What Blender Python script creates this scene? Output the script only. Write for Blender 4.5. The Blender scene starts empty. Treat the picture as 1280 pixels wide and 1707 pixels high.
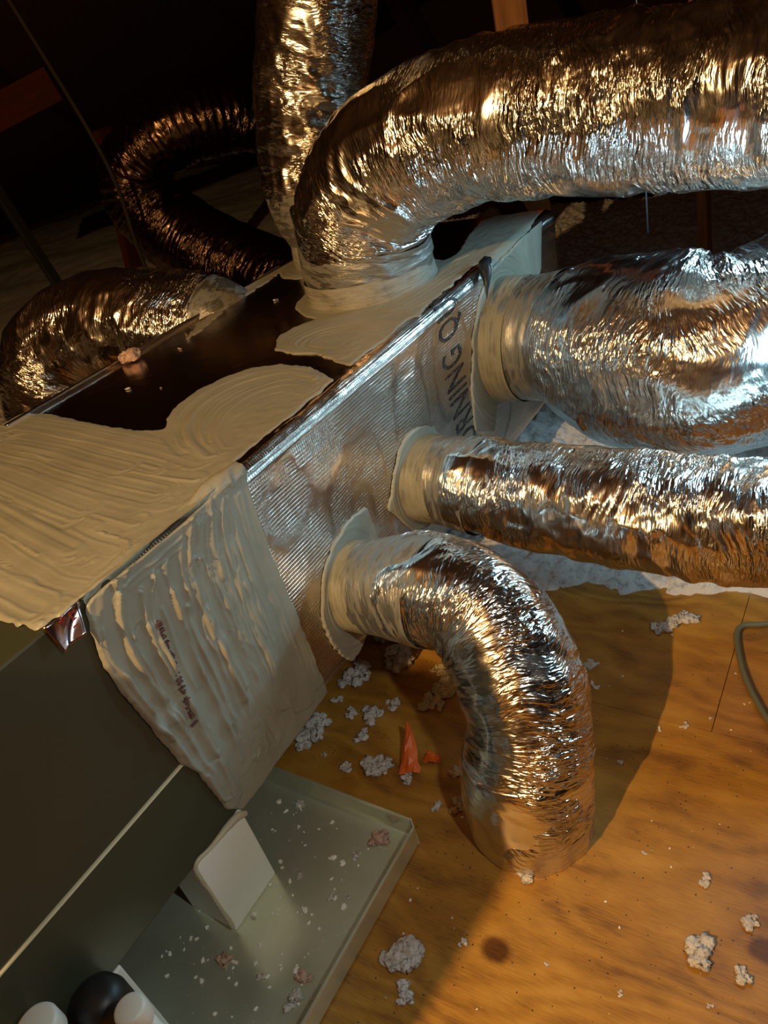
import bpy, bmesh, math, random
import numpy as np
from mathutils import Vector, Matrix

S = bpy.context.scene
COL = S.collection
PI = math.pi

# ------------------------------------------------------------------ camera
F = 1240.0
PX, PY = 640.0, 853.5
CAM = np.array([0.0, 0.0, 1.35])
_Y = np.array([943.0, -1053.5, F]); _Y /= np.linalg.norm(_Y)
_k = 400 - PX + 0.4 * (PY - 800)
_b = (-F * F - 943.0 * _k) / (943.0 * 0.4 - 1053.5)
_Z = -np.array([_k + 0.4 * _b, _b, F]); _Z /= np.linalg.norm(_Z)
_X = np.cross(_Y, _Z)
RW = np.array([_X, _Y, _Z])                 # world = RW @ (right, down, forward)

def ray(px, py): return RW @ np.array([px - PX, py - PY, F])
def on(axis, val, px, py):
    """point where the sight line through a photo pixel meets a real plane of the attic"""
    d = ray(px, py)
    return CAM + d * (val - CAM[axis]) / d[axis]

cam = bpy.data.cameras.new('camera'); co = bpy.data.objects.new('camera', cam); COL.objects.link(co)
cam.sensor_fit = 'HORIZONTAL'; cam.sensor_width = 36.0; cam.lens = 36.0 * F / 1280.0
cam.clip_start = 0.01; cam.clip_end = 60
M = Matrix.Identity(4)
for i in range(3):
    M[i][0] = RW[i, 0]; M[i][1] = -RW[i, 1]; M[i][2] = -RW[i, 2]; M[i][3] = CAM[i]
co.matrix_world = M
S.camera = co

# ------------------------------------------------------------------ world, lights, exposure
w = bpy.data.worlds.new('attic_dark'); S.world = w; w.use_nodes = True
w.node_tree.nodes['Background'].inputs[0].default_value = (0.5, 0.6, 0.65, 1)
w.node_tree.nodes['Background'].inputs[1].default_value = 0.004
vs = S.view_settings
vs.view_transform = 'Standard'; vs.look = 'None'; vs.gamma = 1.0; vs.use_curve_mapping = False
vs.exposure = 0.0

def lamp(name, kind, loc, target, power, color, size=0.05, angle=120, blend=0.5):
    l = bpy.data.lights.new(name, kind); o = bpy.data.objects.new(name, l); COL.objects.link(o)
    o.location = loc; l.energy = power; l.color = color
    if kind == 'AREA': l.shape = 'DISK'; l.size = size
    else: l.shadow_soft_size = size
    if kind == 'SPOT': l.spot_size = math.radians(angle); l.spot_blend = blend
    o.rotation_euler = (Vector(target) - Vector(loc)).to_track_quat('-Z', 'Y').to_euler()
    return o
# warm work lamp above the cabinet, cool lamp low on the right, soft cool light by the photographer
lamp('work_lamp', 'POINT', (-0.75, -1.33, 2.30), (-0.9, 1.1, 0.5), 300, (1.0, 0.62, 0.24), 0.02, 118, 0.6)
lamp('cool_lamp', 'SPOT', (-0.15, 2.40, 1.10), (-0.55, 1.74, 0.74), 30, (0.45, 0.80, 1.0), 0.04, 105, 0.5)
lamp('cool_lantern', 'POINT', (-0.03, 1.36, 0.74), (-0.6, 1.68, 0.85), 10.0, (0.42, 0.79, 1.0), 0.09)
lamp('phone_light', 'SPOT', (0.30, 0.25, 1.50), (-0.98, 0.66, 0.30), 24, (0.93, 0.99, 0.88), 0.03, 82, 1.0)

# ------------------------------------------------------------------ noise in numpy
def _hash(ix, iy, iz, s=0):
    h = (ix.astype(np.int64) * 374761393 + iy.astype(np.int64) * 668265263 + iz.astype(np.int64) * 2147483647 + s * 974634777) & 0xffffffff
    h = ((h ^ (h >> 13)) * 1274126177) & 0xffffffff
    h = ((h ^ (h >> 16)) * 2246822519) & 0xffffffff
    return ((h ^ (h >> 15)) & 0xffffff) / float(0xffffff)
def noise(x, y, z, seed=0):
    """smooth value noise, -1..1"""
    ix, iy, iz = np.floor(x), np.floor(y), np.floor(z)
    fx, fy, fz = x - ix, y - iy, z - iz
    fx = fx * fx * (3 - 2 * fx); fy = fy * fy * (3 - 2 * fy); fz = fz * fz * (3 - 2 * fz)
    r = 0
    for a in (0, 1):
        for b in (0, 1):
            for c in (0, 1):
                r = r + _hash(ix + a, iy + b, iz + c, seed) * (fx if a else 1 - fx) * (fy if b else 1 - fy) * (fz if c else 1 - fz)
    return r * 2 - 1
def worley(x, y, z, seed=0):
    ix, iy, iz = np.floor(x), np.floor(y), np.floor(z)
    f1 = np.full(x.shape, 9.0); f2 = np.full(x.shape, 9.0)
    for a in (-1, 0, 1):
        for b in (-1, 0, 1):
            for c in (-1, 0, 1):
                cx, cy, cz = ix + a, iy + b, iz + c
                d = np.sqrt((cx + _hash(cx, cy, cz, seed) - x) ** 2 + (cy + _hash(cx, cy, cz, seed + 1) - y) ** 2 + (cz + _hash(cx, cy, cz, seed + 2) - z) ** 2)
                f2 = np.minimum(f2, np.maximum(f1, d)); f1 = np.minimum(f1, d)
    return f1, f2
def sstep(a, b, x):
    t = np.clip((x - a) / (b - a), 0, 1); return t * t * (3 - 2 * t)

# ------------------------------------------------------------------ materials
def mat(name, base=(.8, .8, .8), rough=.5, metal=0.0, **kw):
    m = bpy.data.materials.new(name); m.use_nodes = True
    n = m.node_tree.nodes; b = n['Principled BSDF']
    b.inputs['Base Color'].default_value = (*base, 1); b.inputs['Roughness'].default_value = rough
    b.inputs['Metallic'].default_value = metal
    for k, v in kw.items(): b.inputs[k.replace('_', ' ')].default_value = v
    return m
class NT:
    def __init__(s, m): s.t = m.node_tree; s.n = s.t.nodes; s.b = s.n['Principled BSDF']
    def add(s, typ, **kw):
        x = s.n.new(typ)
        for k, v in kw.items():
            if k.startswith('i_'):
                k = k[2:]; k = int(k) if k.isdigit() else k.replace('_', ' ')
                if hasattr(v, 'is_output'): s.t.links.new(v, x.inputs[k])
                else: x.inputs[k].default_value = v
            else: setattr(x, k, v)
        return x
    def math(s, op, a, b=0.0, c=0.0):
        x = s.n.new('ShaderNodeMath'); x.operation = op
        for i, v in enumerate((a, b, c)):
            if hasattr(v, 'is_output'): s.t.links.new(v, x.inputs[i])
            else: x.inputs[i].default_value = v
        return x.outputs[0]
    def vec(s, v, scale, loc=(0, 0, 0), rot=(0, 0, 0)):
        x = s.add('ShaderNodeMapping', i_Vector=v, i_Scale=scale, i_Location=loc, i_Rotation=rot); return x.outputs[0]
    def noise(s, v, scale, detail=4, rough=.55, dist=0):
        return s.add('ShaderNodeTexNoise', i_Vector=v, i_Scale=scale, i_Detail=detail, i_Roughness=rough, i_Distortion=dist).outputs[0]
    def ramp(s, f, stops):
        x = s.add('ShaderNodeValToRGB', i_Fac=f); e = x.color_ramp.elements
        while len(e) < len(stops): e.new(0.5)
        for q, (p, c) in zip(e, stops): q.position = p; q.color = (*c, 1) if len(c) == 3 else c
        return x.outputs[0]
    def bump(s, h, dist, strength=1.0, normal=None):
        x = s.add('ShaderNodeBump', i_Height=h, i_Distance=dist, i_Strength=strength)
        if normal is not None: s.t.links.new(normal, x.inputs['Normal'])
        return x.outputs[0]
    def link(s, a, name): s.t.links.new(a, s.b.inputs[name])

def foil_mat(name, base=(.80, .77, .73), rough=.17, aniso=2.6, k=1.0):
    m = mat(name, base, rough, 1.0); t = NT(m)
    a = t.add('ShaderNodeAttribute', attribute_name='fo').outputs['Vector']
    w_ = t.add('ShaderNodeTexNoise', i_Vector=a, i_Scale=9.0, i_Detail=1.0).outputs['Color']
    aw = t.add('ShaderNodeVectorMath', operation='MULTIPLY_ADD', i_0=w_, i_1=(.02, .02, .05), i_2=a).outputs[0]
    def ridged(scale, sc, det):
        q = t.noise(t.vec(aw, scale), sc, det, .5)
        return t.math('ABSOLUTE', t.math('SUBTRACT', q, .5))
    r1 = ridged((1, 1, aniso * 2.6), 9.0, 1)
    r2 = ridged((1, 1, aniso * 2.2), 24.0, 2)
    v2 = t.add('ShaderNodeTexVoronoi', i_Vector=t.vec(aw, (1, 1, aniso)), i_Scale=38.0, distance='MANHATTAN').outputs['Distance']
    mask = t.ramp(t.noise(a, 5, 2), [(.42, (.10,) * 3), (.62, (1.1,) * 3)])
    h = t.math('ADD', t.math('MULTIPLY', r1, 1.6), t.math('ADD', t.math('MULTIPLY', v2, .22), t.math('MULTIPLY', r2, 1.3)))
    h = t.math('MULTIPLY', h, mask)
    t.link(t.bump(h, .013 * k, .8), 'Normal')
    r = t.noise(a, 40, 3)
    t.link(t.math('MULTIPLY_ADD', r, .16, rough - .08), 'Roughness')
    return m
M_FOIL = foil_mat('crinkled_foil', (.70, .67, .63), .20)
M_FOIL_DIM = foil_mat('dimmed_crinkled_foil', (.085, .05, .032), .25)  # foil copy with the dimness of the back ducts put into its colour
M_FOIL_TAPE = foil_mat('smooth_foil_tape', (.80, .78, .75), .2, 1.6, .35)

def scrim_mat(name, base, rough, nb=1.0):
    m = mat(name, base, rough, 1.0); t = NT(m)
    g = t.add('ShaderNodeTexCoord').outputs['Object']
    w1 = t.add('ShaderNodeTexWave', bands_direction='Y', i_Vector=t.vec(g, (1, 1, 1)), i_Scale=52.0, i_Distortion=.5, i_Detail=1.0).outputs['Fac']
    w2 = t.add('ShaderNodeTexWave', bands_direction='Z', i_Vector=t.vec(g, (1, 1, 1)), i_Scale=40.0, i_Distortion=.5, i_Detail=1.0).outputs['Fac']
    w3 = t.add('ShaderNodeTexWave', bands_direction='X', i_Vector=g, i_Scale=40.0, i_Distortion=.5, i_Detail=1.0).outputs['Fac']
    hs = [t.math('POWER', q, 8.0) for q in (w1, w2, w3)]
    h = t.math('MAXIMUM', hs[0], t.math('MAXIMUM', hs[1], hs[2]))
    n = t.noise(g, 7, 3)
    b1 = t.bump(n, .016 * nb, .6)
    t.link(t.bump(h, .0011, .5 * nb, b1), 'Normal')
    return m
M_SCRIM = scrim_mat('foil_scrim_facing', (.62, .58, .53), .27)
M_SCRIM_TOP = scrim_mat('glossy_foil_scrim', (.50, .40, .34), .15, .15)  # same facing on top; the dark roof it reflects is tinted into the base

def mastic_mat(name, base, rough=.42, amp=.0012):
    m = mat(name, base, rough); t = NT(m)
    g = t.add('ShaderNodeTexCoord').outputs['Object']
    n = t.noise(g, 9, 4); n2 = t.noise(g, 160, 3)
    c = t.ramp(n, [(.3, tuple(x * .88 for x in base)), (.7, tuple(min(1, x * 1.08) for x in base))])
    t.link(c, 'Base Color')
    t.link(t.bump(n2, amp, .35), 'Normal')
    return m
M_MASTIC = mastic_mat('duct_mastic', (.31, .295, .235))
M_MASTIC_CREAM = mastic_mat('cream_mastic', (.56, .50, .36))

def sleeve_mat():
    """mastic dragged thinly over foil: part paint, part metal"""
    m = mat('mastic_smeared_foil', (.5, .49, .45), .38); t = NT(m)
    a = t.add('ShaderNodeAttribute', attribute_name='fo').outputs['Vector']
    n = t.noise(t.vec(a, (1, 1, 4)), 16, 5, .6)
    f = t.ramp(n, [(.40, (0,) * 3), (.55, (.95,) * 3)])
    t.link(f, 'Metallic')
    t.link(t.ramp(n, [(.35, (.13, .13, .12)), (.7, (.60, .58, .53))]), 'Base Color')
    t.link(t.bump(t.noise(t.vec(a, (1, 1, 5)), 40, 4, .6), .006, .5), 'Normal')
    return m
M_SLEEVE = sleeve_mat()

def collar_mat(name, base):
    m = mat(name, base, .45); t = NT(m)
    a = t.add('ShaderNodeAttribute', attribute_name='fo').outputs['Vector']
    n = t.noise(t.vec(a, (1, 1, 9)), 11, 5, .65); n2 = t.noise(a, 18, 4, .6)
    t.link(t.ramp(t.math('MULTIPLY_ADD', n2, .5, t.math('MULTIPLY', n, .5)), [(.36, tuple(x * .55 for x in base)), (.50, base), (.68, tuple(min(1, x * 1.15) for x in base))]), 'Base Color')
    t.link(t.bump(n, .012, .8), 'Normal')
    return m
M_COLLAR = collar_mat('brushed_cream_mastic', (.29, .27, .20))
M_COLLAR_TOP = collar_mat('brushed_mastic', (.33, .31, .26))
def floor_mat():
    m = mat('plywood', (.5, .3, .12), .42); t = NT(m)
    g = t.add('ShaderNodeTexCoord').outputs['Object']
    # ring figure of rotary-cut ply, drawn out along X, bent around two knots
    warp = t.add('ShaderNodeTexNoise', i_Vector=t.vec(g, (1.0, 2.2, 1)), i_Scale=2.2, i_Detail=2.0).outputs['Color']
    vv = t.add('ShaderNodeVectorMath', operation='MULTIPLY_ADD', i_0=warp, i_1=(.12, .42, 0), i_2=g).outputs[0]
    sep = t.add('ShaderNodeSeparateXYZ', i_Vector=vv)
    y = sep.outputs[1]
    knot = None; kd = []
    for (kx, ky) in KNOTS:
        d = t.add('ShaderNodeVectorMath', operation='DISTANCE', i_0=t.vec(g, (.8, 1, 1)), i_1=(kx * .8, ky, 0)).outputs['Value']
        kd.append(d)
        e = t.math('MULTIPLY', t.math('EXPONENT', t.math('MULTIPLY', d, -11.0)), .10)
        knot = e if knot is None else t.math('ADD', knot, e)
    ph = t.math('ADD', y, knot)
    ring = t.math('SINE', t.math('ADD', t.math('MULTIPLY', ph, 95.0), t.math('MULTIPLY', t.noise(t.vec(g, (1, 3, 1)), 5, 3), 9.0)))
    fine = t.noise(t.vec(g, (9, 130, 1)), 3.0, 5, .65)
    blotch = t.noise(t.vec(g, (1, 1.6, 1)), 4.5, 4, .6)
    mix = t.math('ADD', t.math('MULTIPLY', ring, .05), t.math('ADD', t.math('MULTIPLY', fine, .38), t.math('MULTIPLY', blotch, .62)))
    c = t.ramp(mix, [(.36, (.20, .085, .016)), (.47, (.35, .160, .022)), (.60, (.46, .230, .036)), (.75, (.54, .31, .065))])
    dmin = t.math('MINIMUM', kd[0], kd[1])
    dark = t.ramp(t.math('ADD', dmin, t.math('MULTIPLY', t.noise(g, 60, 2), .008)), [(.020, (.30, .22, .15)), (.030, (1, 1, 1))])
    c2 = t.add('ShaderNodeMix', data_type='RGBA', blend_type='MULTIPLY'); c2.inputs[0].default_value = 1
    t.t.links.new(c, c2.inputs[6]); t.t.links.new(dark, c2.inputs[7])
    # specks of dirt
    sp = t.add('ShaderNodeTexVoronoi', i_Vector=g, i_Scale=120.0)
    keep = t.math('GREATER_THAN', t.add('ShaderNodeSeparateColor', i_Color=sp.outputs['Color']).outputs[0], .93)
    dot = t.math('MULTIPLY', t.math('LESS_THAN', sp.outputs['Distance'], .18), keep)
    c3 = t.add('ShaderNodeMix', data_type='RGBA'); t.t.links.new(dot, c3.inputs[0]); t.t.links.new(c2.outputs[2], c3.inputs[6]); c3.inputs[7].default_value = (.04, .02, .01, 1)
    t.link(c3.outputs[2], 'Base Color')
    t.link(t.math('MULTIPLY_ADD', fine, .25, .28), 'Roughness')
    t.link(t.bump(t.math('ADD', fine, t.math('MULTIPLY', ring, .15)), .0012, .5), 'Normal')
    return m
KNOTS = [tuple(on(2, 0, 826, 1583)[:2]), tuple(on(2, 0, 1275, 1585)[:2])]
M_PLY = floor_mat()

def wood_mat(name, base):
    m = mat(name, base, .85); m.node_tree.nodes['Principled BSDF'].inputs['Specular IOR Level'].default_value = .15; t = NT(m)
    g = t.add('ShaderNodeTexCoord').outputs['Object']
    n = t.noise(t.vec(g, (30, 30, 2)), 2, 4)
    t.link(t.ramp(n, [(.3, tuple(x * .6 for x in base)), (.7, base)]), 'Base Color'); return m
M_WOOD = wood_mat('framing_lumber', (.34, .13, .035))
M_ROOF = wood_mat('roof_sheathing', (.09, .042, .018))
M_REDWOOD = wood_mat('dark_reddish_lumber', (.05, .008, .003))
def fluff_mat(name, base):
    m = mat(name, base, .95); t = NT(m)
    g = t.add('ShaderNodeTexCoord').outputs['Object']
    n = t.noise(g, 55, 5, .7)
    t.link(t.ramp(n, [(.28, tuple(x * .45 for x in base)), (.5, base)]), 'Base Color')
    t.link(t.bump(t.noise(g, 140, 4, .7), .008, .8), 'Normal'); return m
M_INS = fluff_mat('blown_insulation', (.74, .68, .64))
M_PINK = fluff_mat('pinkish_insulation', (.72, .48, .38))
M_TANFLUFF = fluff_mat('tan_insulation', (.70, .55, .32))
M_CABINET = mat('olive_painted_steel', (.042, .044, .026), .42, 0.0)
def pan_mat():
    m = mat('dull_galvanized_steel', (.33, .36, .31), .3, .65); t = NT(m)
    g = t.add('ShaderNodeTexCoord').outputs['Object']
    t.link(t.math('MULTIPLY_ADD', t.noise(g, 8, 4), .22, .12), 'Roughness')
    t.link(t.ramp(t.noise(g, 5, 5, .6), [(.3, (.66, .68, .52)), (.7, (.86, .88, .70))]), 'Base Color')
    return m
M_PAN = pan_mat()
M_WHITE = mat('white_foam', (.90, .90, .84), .7)
M_CRUMB = mat('white_flake', (.86, .85, .80), .8)
M_CREAM = mat('lit_edge_cream', (.72, .62, .38), .6)
M_PVC = mat('white_pvc', (.74, .70, .62), .4)
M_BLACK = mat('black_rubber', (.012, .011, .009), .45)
M_INK = mat('black_ink', (.008, .008, .010), .5)
_t = NT(M_INK); _g = _t.add('ShaderNodeTexCoord').outputs['Object']
_w = _t.noise(_t.vec(_g, (150, 150, 240)), 1.0, 1)
_t.link(_t.ramp(_w, [(.52, (.008, .008, .010)), (.74, (.20, .19, .17))]), 'Base Color')
M_BLACKFOLD = mat('black_tape', (.008, .008, .010), .4)
M_RED = mat('red_print', (.28, .02, .02), .4)
M_CORD = mat('grey_green_cable', (.13, .14, .10), .5)
M_ORANGE = mat('orange_plastic', (.75, .14, .02), .45)
M_WIRE = mat('hanger_wire', (.25, .28, .36), .35, .9)
M_DARKSTRAP = mat('dark_strap', (.02, .016, .010), .95, 0, Specular_IOR_Level=.1)

# ------------------------------------------------------------------ object helpers
def link(name, me, material=None, parent=None, smooth=True):
    o = bpy.data.objects.new(name, me); COL.objects.link(o)
    if material: me.materials.append(material)
    if smooth and len(me.polygons): me.polygons.foreach_set('use_smooth', [True] * len(me.polygons))
    if parent: o.parent = parent; o.matrix_parent_inverse = Matrix.Translation(-Vector(parent.location))
    return o
def thing(name, loc, label, cat, group=None):
    o = bpy.data.objects.new(name, None); COL.objects.link(o); o.location = loc; o.empty_display_size = .05
    return tag(o, label, cat, group)
def tag(o, label, cat, group=None, kind=None):
    o['label'] = label; o['category'] = cat
    if group: o['group'] = group
    if kind: o['kind'] = kind
    return o
def mesh_np(verts, faces):
    me = bpy.data.meshes.new('m')
    verts = np.asarray(verts, np.float32); faces = np.asarray(faces, np.int32)
    k = faces.shape[1]
    me.vertices.add(len(verts)); me.vertices.foreach_set('co', verts.ravel())
    me.loops.add(faces.size); me.loops.foreach_set('vertex_index', faces.ravel())
    me.polygons.add(len(faces)); me.polygons.foreach_set('loop_start', np.arange(len(faces), dtype=np.int32) * k)
    me.polygons.foreach_set('loop_total', np.full(len(faces), k, np.int32))
    me.update(calc_edges=True); me.validate(); return me
def from_bm(bm):
    me = bpy.data.meshes.new('m'); bm.to_mesh(me); bm.free(); return me
def box_bm(bm, lo, hi, bevel=0.0, mtx=None, seg=2):
    g = bmesh.ops.create_cube(bm, size=1)['verts']
    for v in g:
        for i in range(3): v.co[i] = lo[i] + (v.co[i] + .5) * (hi[i] - lo[i])
    if bevel:
        es = list({e for v in g for e in v.link_edges})
        r = bmesh.ops.bevel(bm, geom=es, offset=bevel, segments=seg, affect='EDGES', profile=.5)
        g = list({v for f in r['faces'] for v in f.verts} | {v for v in g if v.is_valid})
    if mtx is not None:
        for v in g: v.co = mtx @ v.co
def box(name, lo, hi, m, parent=None, bevel=.002, mtx=None, smooth=False):
    bm = bmesh.new(); box_bm(bm, lo, hi, bevel, mtx); return link(name, from_bm(bm), m, parent, smooth)

def spline(pts, n):
    """Catmull-Rom through pts, resampled evenly"""
    p = np.array(pts, float)
    q = np.vstack([2 * p[0] - p[1], p, 2 * p[-1] - p[-2]])
    out = []
    for i in range(1, len(q) - 2):
        t = np.linspace(0, 1, 24, endpoint=False)[:, None]
        a, b, c, d = q[i - 1], q[i], q[i + 1], q[i + 2]
        out.append(.5 * ((2 * b) + (c - a) * t + (2 * a - 5 * b + 4 * c - d) * t ** 2 + (3 * b - a - 3 * c + d) * t ** 3))
    out = np.vstack(out + [q[-2][None]])
    L = np.concatenate([[0], np.cumsum(np.linalg.norm(np.diff(out[:, :3], axis=0), axis=1))])
    s = np.linspace(0, L[-1], n)
    return np.stack([np.interp(s, L, out[:, k]) for k in range(out.shape[1])], 1), s

def tube(pts, step=.0045, wr=1.0, crump=1.0, lump=1.0, seed=0, up=(0, 0, 1), cap=False, pitch=0.0, smoothends=0.0, sag=0.0):
    """pts: (x,y,z,radius). Crumpled tube mesh with a 'fo' attribute for the foil shader."""
    p = np.array(pts, float)
    L = np.sum(np.linalg.norm(np.diff(p[:, :3], axis=0), axis=1)); rm = p[:, 3].mean()
    n = max(8, int(L / step)); m = max(16, int(2 * PI * rm / (step * 1.15)))
    c, s = spline(p, n)
    r = c[:, 3]; c = c[:, :3]
    T = np.gradient(c, axis=0); T /= np.linalg.norm(T, axis=1)[:, None]
    N = np.zeros_like(T); u = np.array(up, float); u = u - T[0] * (u @ T[0])
    if np.linalg.norm(u) < .1: u = np.array([1.0, .3, 0]); u = u - T[0] * (u @ T[0])
    N[0] = u / np.linalg.norm(u)
    for i in range(1, n):
        v = N[i - 1] - T[i] * (N[i - 1] @ T[i]); N[i] = v / np.linalg.norm(v)
    B = np.cross(T, N)
    K = np.gradient(T, s, axis=0)                       # curvature vector
    th = np.linspace(0, 2 * PI, m, endpoint=False)
    dirs = np.cos(th)[None, :, None] * N[:, None] + np.sin(th)[None, :, None] * B[:, None]
    inner = np.clip(np.einsum('nmk,nk->nm', dirs, K) * rm, -1, 1)
    cx = np.cos(th)[None] * r[:, None]; cy = np.sin(th)[None] * r[:, None]; sz = np.repeat(s[:, None], m, 1)
    # helical slant so wrinkles are not perfect rings
    szh = sz + .05 * np.sin(th)[None] + .035 * noise(cx * 7, cy * 7, sz * 5, seed + 9)
    w0 = noise(cx * 6 + 1.5 * noise(cx * 5, cy * 5, sz * 8, seed), cy * 6, szh * 17, seed + 1)
    w1 = noise(cx * 9, cy * 9, szh * 40 + 1.5 * noise(cx * 8, cy * 8, sz * 10, seed + 8), seed + 12)
    w2 = noise(cx * 16, cy * 16, szh * 95 + 2 * noise(cx * 12, cy * 12, sz * 20, seed + 4), seed + 2)
    act0 = .12 + 1.1 * sstep(-.4, .4, noise(cx * 4, cy * 4, sz * 6, seed + 33))
    pleat = ((.5 - np.abs(w1)) * .0072 + (.5 - np.abs(w2)) * .0030) * act0 + (.5 - np.abs(w0)) * .011 - .004
    pleat *= (.6 + 1.6 * np.clip(inner, 0, 1) + .2 * np.clip(-inner, 0, 1))
    wx = .02 * noise(cx * 11, cy * 11, sz * 11, seed + 20)
    g1 = noise((cx + wx) * 12, (cy - wx) * 12, sz * 16, seed + 5); g2 = noise((cx + wx) * 30, (cy - wx) * 30, szh * 48, seed + 11)
    g0 = noise((cx + wx) * 7, (cy - wx) * 7, szh * 10, seed + 14)
    cr = (.35 - np.abs(g0)) * .014 + (.4 - np.abs(g1)) * .009 + (.4 - np.abs(g2)) * .0042
    act = .35 + .65 * sstep(-.25, .3, noise(cx * 5, cy * 5, sz * 5, seed + 30))
    lm = noise(cx * 4, cy * 4, sz * 6, seed + 6) * .007 + noise(cx * 9, cy * 9, sz * 11, seed + 7) * .004
    if pitch: lm = lm + .0022 * np.sin(2 * PI * (sz / pitch + th[None] / (2 * PI)))
    d = wr * pleat + crump * cr * act + lump * lm
    if smoothends:
        e = np.minimum(sstep(0, smoothends, s), sstep(0, smoothends, s[-1] - s)); d = d * (.25 + .75 * e[:, None])
    P = c[:, None] + dirs * (r[:, None] + d)[..., None]
    fo = np.stack([cx, cy, sz], -1)
    idx = np.arange(n * m).reshape(n, m)
    a = idx[:-1]; b = np.roll(a, -1, 1); e = idx[1:]; f = np.roll(e, -1, 1)
    faces = np.stack([a, b, f, e], -1).reshape(-1, 4)
    V = P.reshape(-1, 3); fo = fo.reshape(-1, 3)
    me = mesh_np(V, faces)
    at = me.attributes.new('fo', 'FLOAT_VECTOR', 'POINT'); at.data.foreach_set('vector', fo.astype(np.float32).ravel())
    return me
def cord(pts, rad, res=10):
    """small round tube through 3D points as a mesh"""
    c, s = spline([tuple(p) + (rad,) for p in pts], max(12, len(pts) * 10)); n = len(c); c = c[:, :3]
    T = np.gradient(c, axis=0); T /= np.linalg.norm(T, axis=1)[:, None]
    u = np.array([.31, .2, .93]); V = []
    for i in range(n):
        N = u - T[i] * (u @ T[i]); N /= np.linalg.norm(N); u = N; B = np.cross(T[i], N)
        for k in range(res): V.append(c[i] + rad * (math.cos(2 * PI * k / res) * N + math.sin(2 * PI * k / res) * B))
    Fc = [(i * res + k, i * res + (k + 1) % res, (i + 1) * res + (k + 1) % res, (i + 1) * res + k) for i in range(n - 1) for k in range(res)]
    bm = bmesh.new(); bm.from_mesh(mesh_np(V, Fc)); bmesh.ops.holes_fill(bm, edges=bm.edges, sides=0)
    return from_bm(bm)

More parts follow.
